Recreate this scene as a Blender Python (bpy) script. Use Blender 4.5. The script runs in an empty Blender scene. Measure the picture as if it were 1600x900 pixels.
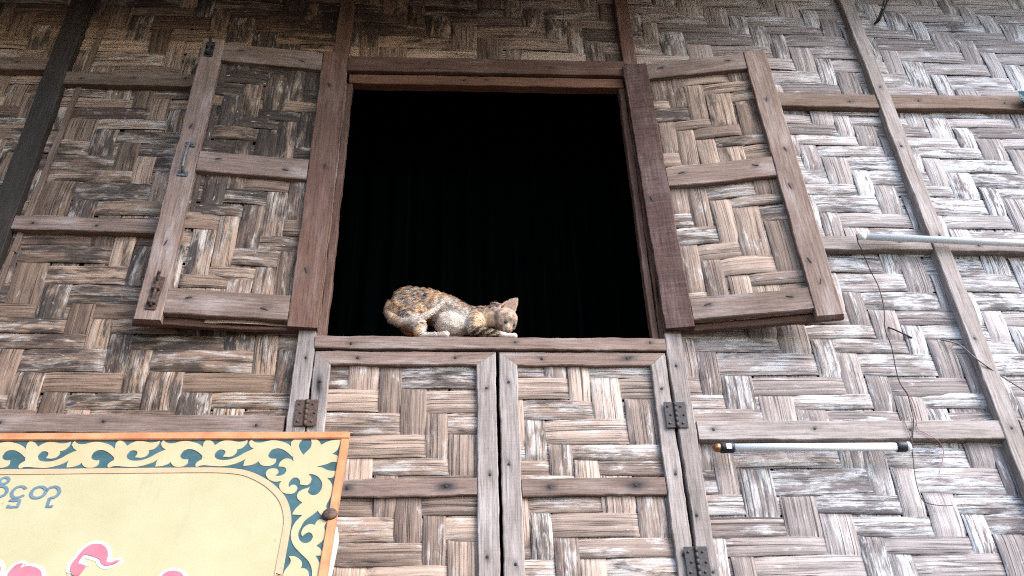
import bpy, bmesh, math, random
import numpy as np
from mathutils import Vector, Matrix, noise
from mathutils.geometry import tessellate_polygon

# ------------------------------------------------------------------ camera, sky, sun, exposure
S = bpy.context.scene
COL = S.collection
PITCH, YAW, ROLL = math.radians(33.4535), math.radians(4.6167), math.radians(-1.9658)
FPX, CAM = 1350.0, Vector((0.0, -2.25, 1.6))
_f = Vector((math.sin(YAW)*math.cos(PITCH), math.cos(YAW)*math.cos(PITCH), math.sin(PITCH)))
_r = Vector((math.cos(YAW), -math.sin(YAW), 0)); _u = _r.cross(_f)
CR = math.cos(ROLL)*_r + math.sin(ROLL)*_u
CU = -math.sin(ROLL)*_r + math.cos(ROLL)*_u
cd = bpy.data.cameras.new('camera'); cam = bpy.data.objects.new('camera', cd); COL.objects.link(cam)
cam.matrix_world = Matrix(((CR.x, CU.x, -_f.x, CAM.x), (CR.y, CU.y, -_f.y, CAM.y), (CR.z, CU.z, -_f.z, CAM.z), (0, 0, 0, 1)))
cd.sensor_width = 36; cd.lens = FPX/1600*36; cd.clip_start = .05; cd.clip_end = 400
S.camera = cam

SUN_EL, SUN_AZ = math.radians(40), math.radians(52)      # azimuth measured from straight in front of the wall towards the right
W = bpy.data.worlds.new('World'); S.world = W; W.use_nodes = True
nt = W.node_tree; bg = nt.nodes['Background']
sky = nt.nodes.new('ShaderNodeTexSky'); sky.sky_type = 'NISHITA'; sky.sun_disc = False
sky.sun_elevation = SUN_EL; sky.sun_rotation = math.radians(180) - SUN_AZ
sky.air_density = 1.0; sky.dust_density = 1.0; sky.ozone_density = 1.0
nt.links.new(sky.outputs[0], bg.inputs[0]); bg.inputs[1].default_value = 0.15
sd = bpy.data.lights.new('sun', 'SUN'); sun = bpy.data.objects.new('sun', sd); COL.objects.link(sun)
sd.energy = 1.75; sd.angle = math.radians(40); sd.color = (1.0, 0.955, 0.89)
_sd = Vector((math.sin(SUN_AZ)*math.cos(SUN_EL), -math.cos(SUN_AZ)*math.cos(SUN_EL), math.sin(SUN_EL)))
sun.rotation_euler = _sd.to_track_quat('Z', 'Y').to_euler()
S.view_settings.view_transform = 'Standard'; S.view_settings.look = 'None'
S.view_settings.exposure = 2.06; S.view_settings.gamma = 1.0
S.render.engine = 'CYCLES'; S.cycles.max_bounces = 6; S.cycles.use_denoising = False; S.cycles.filter_width = 1.15

def at(u, v, y=0.0):                     # point on the vertical plane at depth y seen at photo pixel u, v
    d = CR*((u-800)/FPX) + CU*(-(v-450)/FPX) + _f
    return CAM + d*((y-CAM.y)/d.y)

# ------------------------------------------------------------------ materials
def new_mat(name, rough=.8):
    m = bpy.data.materials.new(name); m.use_nodes = True
    b = m.node_tree.nodes['Principled BSDF']; b.inputs['Roughness'].default_value = rough
    b.inputs['Specular IOR Level'].default_value = .25
    return m, m.node_tree, b
def N(t, kind, **kw):
    n = t.nodes.new('ShaderNode'+kind)
    for k, v in kw.items():
        if k in n.inputs.keys(): n.inputs[k].default_value = v
        else: setattr(n, k, v)
    return n
def L(t, a, b): t.links.new(a, b)
def ramp(t, src, stops):
    n = t.nodes.new('ShaderNodeValToRGB'); e = n.color_ramp.elements
    while len(e) < len(stops): e.new(.5)
    for el, (p, c) in zip(e, stops):
        el.position = p; el.color = (c, c, c, 1) if not isinstance(c, tuple) else (*c, 1)
    L(t, src, n.inputs[0]); return n.outputs[0]
def mixc(t, f, a, b, mode='MIX'):
    n = t.nodes.new('ShaderNodeMix'); n.data_type = 'RGBA'; n.blend_type = mode
    for s, v in ((n.inputs[0], f), (n.inputs[6], a), (n.inputs[7], b)):
        if isinstance(v, bpy.types.NodeSocket): L(t, v, s)
        elif isinstance(v, tuple): s.default_value = (*v, 1)
        else: s.default_value = v
    return n.outputs[2]
def math_(t, op, a, b=0.0, clamp=False):
    n = t.nodes.new('ShaderNodeMath'); n.operation = op; n.use_clamp = clamp
    for s, v in ((n.inputs[0], a), (n.inputs[1], b)):
        if isinstance(v, bpy.types.NodeSocket): L(t, v, s)
        else: s.default_value = v
    return n.outputs[0]
def scaled(t, vec, s):
    n = t.nodes.new('ShaderNodeMapping'); n.inputs['Scale'].default_value = s; L(t, vec, n.inputs[0]); return n.outputs[0]
def noise_(t, vec, s, detail=4, rough=.6, scale=1.0, dist=0.0):
    n = N(t, 'TexNoise', Scale=scale, Detail=detail, Roughness=rough, Distortion=dist)
    L(t, scaled(t, vec, s), n.inputs[0]); return n.outputs[0]
def bump(t, b, h, strength, dist):
    n = N(t, 'Bump', Strength=strength, Distance=dist); L(t, h, n.inputs['Height']); L(t, n.outputs[0], b.inputs['Normal'])

def make_bamboo():
    m, t, b = new_mat('split_bamboo', .75)
    uv = t.nodes.new('ShaderNodeUVMap').outputs[0]
    at_ = N(t, 'Attribute', attribute_name='strip'); sep = N(t, 'SeparateColor'); L(t, at_.outputs['Color'], sep.inputs[0])
    tone, flaky, weather = sep.outputs[0], sep.outputs[1], sep.outputs[2]
    pos = N(t, 'TexCoord').outputs['Object']
    fine = noise_(t, uv, (4, 135, 1), 6, .78)
    mid = noise_(t, uv, (2.0, 80, 1), 6, .75)
    rag = noise_(t, uv, (26, 170, 1), 6, .75, dist=.2)            # ragged edges of flakes and mould
    pal = noise_(t, uv, (9.5, 36, 1), 5, .62, dist=.35)            # where pale skin is left
    mp = N(t, 'Mapping'); mp.inputs['Location'].default_value = (13.7, 5.1, 0); L(t, uv, mp.inputs[0])
    mld = noise_(t, mp.outputs[0], (7.5, 30, 1), 5, .62, dist=.35)
    ck = noise_(t, uv, (.9, 95, 1), 3, .55)
    ck2 = noise_(t, mp.outputs[0], (1.5, 150, 1), 2, .5)
    ckm = noise_(t, uv, (6, 25, 1), 2, .5)
    patch = noise_(t, pos, (2.1, 2.1, 3.0), 4, .6)
    # body colour: tan to grey brown with streaks, silvered where it has stood in the weather
    k = math_(t, 'ADD', math_(t, 'MULTIPLY', mid, 1.05), math_(t, 'SUBTRACT', tone, .60), True)
    tan = mixc(t, k, (.066, .034, .021), (.47, .298, .188))
    silver = mixc(t, k, (.178, .150, .150), (.515, .472, .480))
    col = mixc(t, weather, tan, silver)
    # pale skin left in ragged flakes
    pm = math_(t, 'ADD', math_(t, 'MULTIPLY', pal, .72), math_(t, 'MULTIPLY', rag, .34))
    pm = math_(t, 'ADD', pm, math_(t, 'MULTIPLY', math_(t, 'SUBTRACT', flaky, .5), .15))
    pm = math_(t, 'ADD', pm, math_(t, 'MULTIPLY', math_(t, 'SUBTRACT', weather, .35), .05))
    col = mixc(t, ramp(t, pm, [(.55, 0.0), (.635, .78)]), col, mixc(t, weather, (.46, .395, .345), (.585, .59, .62)))
    # black and brown mould, thickest in the shaded, damp-stained sheets
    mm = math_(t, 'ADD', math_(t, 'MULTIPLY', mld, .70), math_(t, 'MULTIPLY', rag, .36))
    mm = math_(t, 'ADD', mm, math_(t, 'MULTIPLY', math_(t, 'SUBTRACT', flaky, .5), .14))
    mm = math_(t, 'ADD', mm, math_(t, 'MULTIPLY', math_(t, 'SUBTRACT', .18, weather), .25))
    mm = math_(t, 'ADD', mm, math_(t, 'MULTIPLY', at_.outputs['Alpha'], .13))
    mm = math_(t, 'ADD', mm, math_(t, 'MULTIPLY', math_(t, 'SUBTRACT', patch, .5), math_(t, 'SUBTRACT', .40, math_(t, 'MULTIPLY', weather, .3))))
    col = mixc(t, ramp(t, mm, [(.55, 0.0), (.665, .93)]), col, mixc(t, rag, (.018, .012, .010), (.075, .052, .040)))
    fk = math_(t, 'ADD', noise_(t, mp.outputs[0], (20, 62, 1), 4, .6), math_(t, 'MULTIPLY', math_(t, 'SUBTRACT', flaky, 1.0), .12))
    col = mixc(t, ramp(t, fk, [(.615, 0.0), (.655, .8)]), col, (.47, .43, .41))
    # (sheets that were badly mildewed carry their own amount)
    # grey-black speckle on strips that have stood in the rain
    sp = math_(t, 'ADD', math_(t, 'ADD', math_(t, 'MULTIPLY', rag, .55), math_(t, 'MULTIPLY', mld, .50)), math_(t, 'MULTIPLY', math_(t, 'SUBTRACT', flaky, .5), .12))
    col = mixc(t, math_(t, 'MULTIPLY', ramp(t, sp, [(.575, 0.0), (.635, .8)]), math_(t, 'MULTIPLY', weather, 1.3), True), col, (.115, .10, .105))
    # long thin splits along the fibre
    c1 = ramp(t, ck, [(.478, 0.0), (.494, 1.0), (.506, 1.0), (.522, 0.0)])
    c1 = math_(t, 'MULTIPLY', c1, ramp(t, ckm, [(.44, .12), (.56, 1.0)]))
    c2 = ramp(t, ck2, [(.33, 1.0), (.37, 0.0)])
    cm = math_(t, 'MAXIMUM', c1, c2)
    col = mixc(t, math_(t, 'MULTIPLY', cm, .80), col, (.024, .017, .014))
    col = mixc(t, 1.0, col, ramp(t, fine, [(.36, .42), (.50, .95), (.64, 1.22)]), 'MULTIPLY')
    L(t, col, b.inputs['Base Color'])
    h = math_(t, 'SUBTRACT', math_(t, 'ADD', fine, math_(t, 'MULTIPLY', pm, .6)), math_(t, 'MULTIPLY', cm, 1.3))
    bump(t, b, h, .55, .0016)
    return m

def make_wood(name, dark, light, saw=.3, grey=.0, rough=.8):
    m, t, b = new_mat(name, rough)
    tc = N(t, 'TexCoord').outputs['Object']
    oi = N(t, 'ObjectInfo')
    off = N(t, 'VectorMath', operation='SCALE'); off.inputs['Scale'].default_value = 37.0
    comb = N(t, 'CombineXYZ'); L(t, oi.outputs['Random'], comb.inputs[0]); L(t, oi.outputs['Random'], comb.inputs[2]); L(t, comb.outputs[0], off.inputs[0])
    add = N(t, 'VectorMath', operation='ADD'); L(t, tc, add.inputs[0]); L(t, off.outputs[0], add.inputs[1])
    p = add.outputs[0]
    grain = noise_(t, p, (3.0, 70, 110), 7, .75, dist=.25)
    fine = noise_(t, p, (8, 130, 170), 6, .78)
    blot = noise_(t, p, (4.5, 14, 20), 4, .6)
    sawn = noise_(t, p, (120, 3, 9), 5, .7, dist=.5)
    st = N(t, 'Attribute', attribute_name='stain').outputs['Fac']
    f = math_(t, 'ADD', math_(t, 'MULTIPLY', grain, .8), math_(t, 'MULTIPLY', blot, .75))
    f = math_(t, 'ADD', f, math_(t, 'MULTIPLY', math_(t, 'SUBTRACT', sawn, .5), saw))
    f = math_(t, 'ADD', f, math_(t, 'MULTIPLY', math_(t, 'SUBTRACT', oi.outputs['Random'], .5), .22))
    f = math_(t, 'SUBTRACT', f, .30, True)
    col = mixc(t, f, dark, light)
    col = mixc(t, ramp(t, blot, [(.5, 0.0), (.72, grey)]), col, (.40, .36, .36))
    col = mixc(t, 1.0, col, ramp(t, fine, [(.36, .52), (.5, .95), (.64, 1.18)]), 'MULTIPLY')
    ck = noise_(t, p, (1.8, 60, 110), 2, .5)
    cm = ramp(t, ck, [(.27, 1.0), (.315, 0.0)])
    col = mixc(t, math_(t, 'MULTIPLY', cm, .75), col, (.025, .018, .016))
    col = mixc(t, math_(t, 'MULTIPLY', st, math_(t, 'ADD', math_(t, 'MULTIPLY', blot, .9), .65), True), col, (.018, .018, .023))
    L(t, col, b.inputs['Base Color'])
    h = math_(t, 'ADD', math_(t, 'ADD', fine, math_(t, 'MULTIPLY', sawn, saw*2.2)), math_(t, 'MULTIPLY', cm, -1.0))
    bump(t, b, h, .45, .0014)
    return m

def make_plain(name, col, rough=.6, metal=0.0, var=.25, vs=60.0, dirt=None):
    m, t, b = new_mat(name, rough)
    tc = N(t, 'TexCoord').outputs['Object']
    n = noise_(t, tc, (1, 1, 1), 5, .65, vs)
    c = mixc(t, ramp(t, n, [(.3, 0.0), (.7, 1.0)]), tuple(x*(1-var) for x in col), tuple(min(1, x*(1+var)) for x in col))
    if dirt:
        n2 = noise_(t, tc, (1, 1, .5), 6, .7, vs*.3)
        c = mixc(t, ramp(t, n2, [(.56, 0.0), (.68, .8)]), c, dirt)
    L(t, c, b.inputs['Base Color']); b.inputs['Metallic'].default_value = metal
    bump(t, b, n, .2, .001)
    return m

BAMBOO = make_bamboo()
WOOD = make_wood('weathered_wood', (.075, .050, .039), (.315, .218, .182), .25, .4)
WOODG = make_wood('grey_weathered_wood', (.115, .094, .084), (.43, .365, .345), .3, .5)
WOODR = make_wood('red_brown_wood', (.055, .030, .022), (.185, .098, .072), .4, .15)
WOODS = make_wood('saw_marked_wood', (.030, .015, .013), (.150, .082, .070), 1.4, .12)
WOODO = make_wood('orange_brown_wood', (.06, .027, .016), (.19, .090, .052), .3, .05)
WOODD = make_wood('dark_wet_wood', (.014, .011, .010), (.055, .042, .036), .3, .03)
WOODB = make_wood('brown_batten_wood', (.055, .036, .027), (.255, .172, .132), .25, .2)
NAIL = make_plain('rusted_nail', (.035, .028, .028), .6, .4, .5, 200)
IRON = make_plain('old_grey_iron', (.14, .145, .15), .55, .5, .45, 160, (.10, .055, .035))
RUST = make_plain('rusty_iron', (.085, .055, .045), .7, .3, .5, 150, (.16, .07, .035))
BLACKIRON = make_plain('black_iron', (.050, .045, .046), .6, .4, .4, 150, (.07, .04, .03))

# ------------------------------------------------------------------ helpers
def link(name, me, mats, parent=None, loc=None):
    o = bpy.data.objects.new(name, me); COL.objects.link(o)
    for m in (mats if isinstance(mats, (list, tuple)) else [mats]): me.materials.append(m)
    if parent: o.parent = parent
    if loc is not None: o.location = loc
    return o
def tag(o, label=None, cat=None, group=None, kind=None):
    if label: o['label'] = label
    if cat: o['category'] = cat
    if group: o['group'] = group
    if kind: o['kind'] = kind
    return o
def empty(name, loc=(0, 0, 0)):
    o = bpy.data.objects.new(name, None); COL.objects.link(o); o.location = loc; o.empty_display_size = .1; return o
def smooth(me): me.polygons.foreach_set('use_smooth', [True]*len(me.polygons))
def box_mesh(name, lo, hi, bev=.0):
    bm = bmesh.new(); bmesh.ops.create_cube(bm, size=1)
    for v in bm.verts: v.co = Vector([lo[i] + (hi[i]-lo[i])*(v.co[i]+.5) for i in range(3)])
    if bev: bmesh.ops.bevel(bm, geom=bm.edges[:], offset=bev, segments=2, affect='EDGES')
    me = bpy.data.meshes.new(name); bm.to_mesh(me); bm.free(); return me
def tube_mesh(name, pts, r, seg=8, smooth_pts=True, radii=None):
    P = [Vector(p) for p in pts]
    if smooth_pts and len(P) > 2:
        Q = []
        for i in range(len(P)-1):
            a, b, c, d = P[max(i-1, 0)], P[i], P[i+1], P[min(i+2, len(P)-1)]
            for k in range(6):
                s = k/6; Q.append(.5*((2*b)+(c-a)*s+(2*a-5*b+4*c-d)*s*s+(3*b-a-3*c+d)*s**3))
        Q.append(P[-1]); P = Q
    bm = bmesh.new(); rings = []
    for i, p in enumerate(P):
        d = (P[min(i+1, len(P)-1)]-P[max(i-1, 0)]).normalized()
        a = d.cross(Vector((0, 0, 1)) if abs(d.z) < .9 else Vector((1, 0, 0))).normalized(); b = d.cross(a)
        rr = r if radii is None else radii[min(len(radii)-1, int(i/(len(P)-1)*(len(radii)-1)+.5))]
        rings.append([bm.verts.new(p+rr*(a*math.cos(t)+b*math.sin(t))) for t in [2*math.pi*k/seg for k in range(seg)]])
    for r0, r1 in zip(rings, rings[1:]):
        for k in range(seg): bm.faces.new((r0[k], r0[(k+1) % seg], r1[(k+1) % seg], r1[k]))
    bm.faces.new(rings[0][::-1]); bm.faces.new(rings[-1])
    bmesh.ops.recalc_face_normals(bm, faces=bm.faces)
    me = bpy.data.meshes.new(name); bm.to_mesh(me); bm.free(); smooth(me); return me

rng = random.Random(7)
def plank(name, p0, p1, w, t, mat, parent=None, w1=None, m0=0.0, m1=0.0, nails=(), depth_dir=Vector((0, 1, 0)), rough=.0019, stains=(), bent=False, label=None):
    """A board whose front face runs from p0 to p1 (centre line); local x along it, y into the wall, z across.
       nails: (distance along, offset across); m0/m1: mitre slopes at the ends."""
    p0, p1 = Vector(p0), Vector(p1); X = (p1-p0); Ln = X.length; X.normalize()
    Z = X.cross(depth_dir).normalized(); Y = Z.cross(X).normalized()
    w1 = w if w1 is None else w1
    b = min(.0025, w*.1); nx = max(4, int(Ln/.014)); sd_ = rng.random()*100
    zf = [-.5, -.3, -.1, .1, .3, .5]
    vs, st = [], []
    for i in range(nx+1):
        x = Ln*i/nx; ww = w+(w1-w)*i/nx
        e0 = noise.noise((x*9, sd_, 0))*rough*1.6+noise.noise((x*40, sd_, 5))*rough
        e1 = noise.noise((x*9, sd_, 9))*rough*1.6+noise.noise((x*40, sd_, 15))*rough
        zl, zh = -ww/2+e0, ww/2+e1
        prof = [(0, zl+b+(zh-zl-2*b)*(q+.5)) for q in zf]+[(b, zh), (t, zh), (t, zl), (b, zl)]
        for (y, z) in prof:
            xx = x
            k = 1-i/nx
            xx += m0*z*k + m1*z*(1-k)
            y2 = y + (noise.noise((x*6, z*20, sd_))*rough*.8 if y < .001 else 0)
            vs.append((xx, y2, z))
            s = 0.0
            for (nx_, nz_) in nails:
                dx, dz = (x-nx_), (z-nz_); s = max(s, .75*math.exp(-(dx*dx/(.013**2)+dz*dz/(.007**2))))
            for (nx_, nz_, sx, sz) in stains:
                dx, dz = (x-nx_), (z-nz_); s = max(s, 1.1*math.exp(-(dx*dx/(sx**2)+dz*dz/(sz**2))))
            st.append(s)
    m = len(zf)+4; fs = []
    for i in range(nx):
        for k in range(m):
            a = i*m+k; c = i*m+(k+1) % m
            fs.append((a, c, c+m, a+m))
    fs.append(tuple(range(m))[::-1]); fs.append(tuple(nx*m+k for k in range(m)))
    mi = [0]*len(fs)
    for (nx_, nz_) in nails:                     # nail heads: low domes with a flat rim
        base = len(vs); r = .0042
        for (rr, yy) in ((r, .0005), (r, -.0009), (r*.6, -.0016)):
            for k in range(8):
                ex, ez = rr*math.cos(k*math.pi/4), rr*math.sin(k*math.pi/4)
                if bent: ex, ez = ex*2.9-ez*.25, ez*.62+ex*.9*math.sin(nx_*40)
                vs.append((nx_+ex, yy, nz_+ez)); st.append(0)
        for q in range(2):
            for k in range(8): fs.append((base+q*8+k, base+q*8+(k+1) % 8, base+(q+1)*8+(k+1) % 8, base+(q+1)*8+k)); mi.append(1)
        fs.append(tuple(base+16+k for k in range(8))); mi.append(1)
    me = bpy.data.meshes.new(name); me.from_pydata(vs, [], fs)
    bm = bmesh.new(); bm.from_mesh(me); bmesh.ops.recalc_face_normals(bm, faces=bm.faces); bm.to_mesh(me); bm.free()
    a = me.attributes.new('stain', 'FLOAT', 'POINT'); a.data.foreach_set('value', st)
    me.materials.clear()
    o = bpy.data.objects.new(name, me); COL.objects.link(o); me.materials.append(mat); me.materials.append(NAIL)
    me.polygons.foreach_set('material_index', mi)
    M = Matrix(((X.x, Y.x, Z.x, p0.x), (X.y, Y.y, Z.y, p0.y), (X.z, Y.z, Z.z, p0.z), (0, 0, 0, 1)))
    if parent: o.parent = parent
    o.matrix_local = M
    if label: o['label'] = label
    return o

def weave_mesh(name, x0, x1, z0, z1, pc, pr, direction=1, seed=1, hole=None, cut=None, over=3, under=2, amp=.0028, y0=0.0, weather=lambda x, z: .5, mould=lambda x, z: .0, flak=.5, phase=0, tone_shift=0.0, mirror=False):
    """Plaited split bamboo: horizontal strips float over `over` uprights and under `under`; the step moves one upright per row.
       Every strip is its own ribbon that really passes over and under the others."""
    R = np.random.RandomState(seed)
    def centres(a, b, p):
        out = []; x = a-2*p
        while x < b+2*p:
            w = p*(R.uniform(.80, 1.0) if R.rand() < .55 else R.uniform(1.0, 1.36)); out.append((x+w/2, w)); x += w
        return out
    cols, rows = centres(x0, x1, pc), centres(z0, z1, pr)
    nc, nr = len(cols), len(rows); per = over+under
    def on_top(c, r): return ((c + direction*r + phase) % per) < over       # True: the horizontal strip shows here
    V, F, UV, C = [], [], [], []
    def ribbon(horizontal, idx):
        cen, w = (rows if horizontal else cols)[idx]
        cross = cols if horizontal else rows
        sd_ = R.uniform(0, 50); offu, offv = R.uniform(0, 30), R.uniform(0, 30)
        tone0 = R.uniform(.22, .80)+tone_shift; fl0 = R.uniform(.0, .38) if R.rand() > flak else R.uniform(.58, 1.0)
        nsub = 7; acr = [-.5, -.46, -.17, .17, .46, .5]
        yac = [.0034, .0006, -.0003, -.0003, .0006, .0034]
        fill = R.uniform(.955, .998)
        states = [on_top(k, idx) if horizontal else (not on_top(idx, k)) for k in range(len(cross))]
        ft = [0]*len(cross); bul = [0]*len(cross); flc = [0]*len(cross); k = 0
        while k < len(cross):
            j = k
            while j < len(cross) and states[j] == states[k]: j += 1
            tv, bv, fv = R.normal(0, .10), R.uniform(.3, 1.6), R.normal(0, .10)
            for q in range(k, j): ft[q] = tv; bul[q] = (bv, k, j); flc[q] = fv
            k = j
        prev = None
        tilt = R.uniform(-.0012, .0018)
        for k in range(len(cross)):
            cc, cw = cross[k]; s = 1 if states[k] else -1
            sp = (1 if states[k-1] else -1) if k > 0 else s
            sn = (1 if states[k+1] else -1) if k+1 < len(cross) else s
            for q in range(nsub):
                f = q/nsub; pos = cc-cw/2+cw*f
                if f < .5:
                    m_ = min(1, f/.32); m_ = m_*m_*(3-2*m_); h = (s+sp)/2*(1-m_)+s*m_
                else:
                    m_ = min(1, (1-f)/.32); m_ = m_*m_*(3-2*m_); h = (s+sn)/2*(1-m_)+s*m_
                bv, ka, kb = bul[k]; tt = (k-ka+f)/(kb-ka)
                y = -amp*h - (.0016*bv*math.sin(math.pi*tt) if s > 0 else 0)
                drift = noise.noise((pos*1.7, sd_, 0))*.010+noise.noise((pos*7, sd_, 3))*.0022
                ring = []
                for ai, a in enumerate(acr):
                    ww = w*fill*(1+.06*noise.noise((pos*5, sd_, 7)))
                    rag = noise.noise((pos*22, sd_, 11+ai))*.0010 if ai in (0, 5) else 0
                    off = a*ww+rag
                    yy = y+yac[ai]*(1 if s > 0 else .5)+y0+tilt*a*2*(1 if s > 0 else 0)
                    P = (pos, yy, cen+drift+off) if horizontal else (cen+drift+off, yy, pos)
                    ring.append(len(V)); V.append(P); UV.append((pos+offu, off+offv))
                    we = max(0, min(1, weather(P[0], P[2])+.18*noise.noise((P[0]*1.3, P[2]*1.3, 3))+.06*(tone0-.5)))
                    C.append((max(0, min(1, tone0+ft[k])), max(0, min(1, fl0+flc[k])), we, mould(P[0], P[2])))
                if prev is not None:
                    for ai in range(5):
                        quad = (prev[ai], prev[ai+1], ring[ai+1], ring[ai])
                        mx = sum(V[i][0] for i in quad)/4; mz = sum(V[i][2] for i in quad)/4
                        if not (x0 <= mx <= x1 and z0 <= mz <= z1): continue
                        if hole and hole[0] < mx < hole[1] and hole[2] < mz < hole[3]: continue
                        if cut and cut(mx, mz): continue
                        F.append(quad if not horizontal else quad[::-1])
                prev = ring
    for r in range(nr): ribbon(True, r)
    for c in range(nc): ribbon(False, c)
    Va = np.array(V, dtype=np.float32)
    if mirror: Va[:, 0] *= -1
    me = bpy.data.meshes.new(name); Fa = np.array(F, dtype=np.int32)
    used = np.zeros(len(V), bool); used[Fa.ravel()] = True; remap = np.cumsum(used)-1
    me.from_pydata(Va[used].tolist(), [], remap[Fa].tolist())
    idx = np.zeros(len(me.loops), dtype=np.int32); me.loops.foreach_get('vertex_index', idx)
    uvl = me.uv_layers.new(name='UVMap'); uvl.data.foreach_set('uv', np.array(UV, np.float32)[used][idx].ravel())
    ca = me.color_attributes.new('strip', 'FLOAT_COLOR', 'POINT'); ca.data.foreach_set('color', np.array(C, np.float32)[used].ravel())
    smooth(me); me.update(); return me

# ------------------------------------------------------------------ ground
gm, t, b = new_mat('packed_earth', .95)
tc = N(t, 'TexCoord').outputs['Object']
gn = noise_(t, tc, (1, 1, 1), 8, .65, 1.7)
L(t, ramp(t, gn, [(.3, (.048, .036, .026)), (.7, (.095, .074, .055))]), b.inputs['Base Color']); bump(t, b, gn, .5, .03)
bm = bmesh.new(); bmesh.ops.create_grid(bm, x_segments=40, y_segments=40, size=150)
me = bpy.data.meshes.new('ground'); bm.to_mesh(me); bm.free()
tag(link('ground', me, gm), 'packed brown earth in front of the bamboo house', 'ground', kind='structure')

# ------------------------------------------------------------------ the house
house = tag(empty('house', (0, 0, 0)), 'old house with plaited bamboo walls, dark wooden posts and an open shuttered window', 'house')
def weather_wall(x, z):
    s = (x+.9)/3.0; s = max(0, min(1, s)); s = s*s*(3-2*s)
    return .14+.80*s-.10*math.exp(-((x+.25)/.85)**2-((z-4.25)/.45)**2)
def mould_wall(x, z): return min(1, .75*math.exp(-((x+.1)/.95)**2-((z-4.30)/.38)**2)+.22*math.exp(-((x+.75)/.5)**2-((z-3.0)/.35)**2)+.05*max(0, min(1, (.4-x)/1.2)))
WX0, WX1, WZ0, WZ1 = -2.5, 3.2, 1.55, 4.86
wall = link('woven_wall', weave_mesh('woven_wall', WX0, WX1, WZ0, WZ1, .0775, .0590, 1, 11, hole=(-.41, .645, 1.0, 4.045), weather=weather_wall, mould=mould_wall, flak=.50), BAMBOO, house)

# room behind the wall: plank walls, floor, ceiling (coloured near black so the opening looks unlit)
room_m = make_plain('unlit_dark_planks', (.030, .024, .020), .9, 0, .4, 12)
def part_box(name, lo, hi, mat): return link(name, box_mesh(name, lo, hi), mat, house)
part_box('back_wall', (-3.2, 3.0, .9), (3.9, 3.06, 4.9), room_m)
part_box('side_wall', (-3.2, .02, .9), (-3.14, 3.0, 4.9), room_m)
part_box('side_wall', (3.84, .02, .9), (3.9, 3.0, 4.9), room_m)
part_box('floor', (-3.2, .02, .84), (3.9, 3.06, .9), room_m)
part_box('ceiling', (-3.2, .02, 4.9), (3.9, 3.06, 4.96), room_m)
part_box('skirting_wall', (-3.2, -.002, .0), (3.9, .02, WZ0), WOODB)
part_box('wall_end', (-3.2, -.004, WZ0), (WX0-.002, .02, 4.9), WOODB)
part_box('wall_end', (WX1+.002, -.004, WZ0), (3.9, .02, 4.9), WOODB)
part_box('left_light_blocker', (-3.26, -2.7, 0), (-3.2, 0, 4.9), WOODD)  # unseen wall added to block light from the left
part_box('wall_plate', (-3.2, -.03, 4.83), (3.9, .02, 4.9), WOODD)

# roof with a deep eave over the wall
roof_m = make_plain('thatch', (.12, .085, .05), .95, 0, .5, 40)
bm = bmesh.new(); RN = 90
prof = [(-1.14, 4.30), (-.52, 4.69), (0.0, 4.985), (1.6, 5.9), (3.2, 4.98), (3.7, 4.70)]
for k in range(len(prof)-1):
    for i in range(RN):
        xa, xb = -3.9+8.5*i/RN, -3.9+8.5*(i+1)/RN
        z_ = lambda x, z: z+.02*noise.noise((x*3, z*9, 1))
        (y0_, z0_), (y1_, z1_) = prof[k], prof[k+1]
        def e_(x): f = max(0, min(1, (x-.5)/1.5)); return .70*f*f*(3-2*f) if k == 0 else 0      # unseen eave shortened towards the right to let more light onto that side
        sl = (z1_-z0_)/(y1_-y0_); q = [bm.verts.new((xa, y0_+e_(xa), z_(xa, z0_+sl*e_(xa)))), bm.verts.new((xb, y0_+e_(xb), z_(xb, z0_+sl*e_(xb)))), bm.verts.new((xb, y1_, z_(xb, z1_))), bm.verts.new((xa, y1_, z_(xa, z1_)))]
        bm.faces.new(q)
bmesh.ops.remove_doubles(bm, verts=bm.verts, dist=1e-4)
r_ = bmesh.ops.extrude_face_region(bm, geom=bm.faces[:]); 
for v in [g for g in r_['geom'] if isinstance(g, bmesh.types.BMVert)]: v.co.z += .12
bmesh.ops.recalc_face_normals(bm, faces=bm.faces)
me = bpy.data.meshes.new('roof'); bm.to_mesh(me); bm.free(); link('roof', me, roof_m, house)

# ---- posts and battens nailed on the wall (front faces about 3 cm proud)
def post(p0, p1, w, mat, y=-.034, t=.034, **kw):
    return plank(kw.pop('name', 'post'), (p0[0], y, p0[1]), (p1[0], y, p1[1]), w, t, mat, house, **kw)
def batten(p0, p1, w, mat, y=-.030, t=.030, nails=None, **kw):
    ln = math.hypot(p1[0]-p0[0], p1[1]-p0[1])
    if nails is None: nails = [(ln*f, rng.uniform(-.008, .008)) for f in (.12, .5, .88)]
    return plank('batten', (p0[0], y, p0[1]), (p1[0], y, p1[1]), w, t, mat, house, nails=nails, **kw)
post((-1.400, 1.4), (-1.417, 4.83), .072, WOODD, w1=.078, label='blackened corner post left of the shutter')
post((-.425, 4.075), (-.424, 4.83), .055, WOODR, label='dark post above the left end of the lintel')
post((.657, 4.085), (.656, 4.83), .054, WOODR, label='dark post above the right end of the lintel')
post((-.432, 1.4), (-.426, 4.072), .052, WOODG, nails=[(1.23, .0), (1.05, .008), (1.42, -.006)], label='pale door post behind the left shutter')
post((.661, 2.912), (.658, 4.082), .050, WOODR, label='brown door post hidden behind the right shutter')
post((.663, 1.4), (.661, 2.910), .051, WOODG, nails=[(1.27, .0), (.95, .01), (.80, -.01), (1.4, .004)], label='pale door post under the right shutter')
post((1.628, 1.4), (1.596, 4.83), .056, WOODG, nails=[(1.2, 0), (1.5, .008), (1.9, -.008), (2.3, .005), (2.6, 0)])
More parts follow.
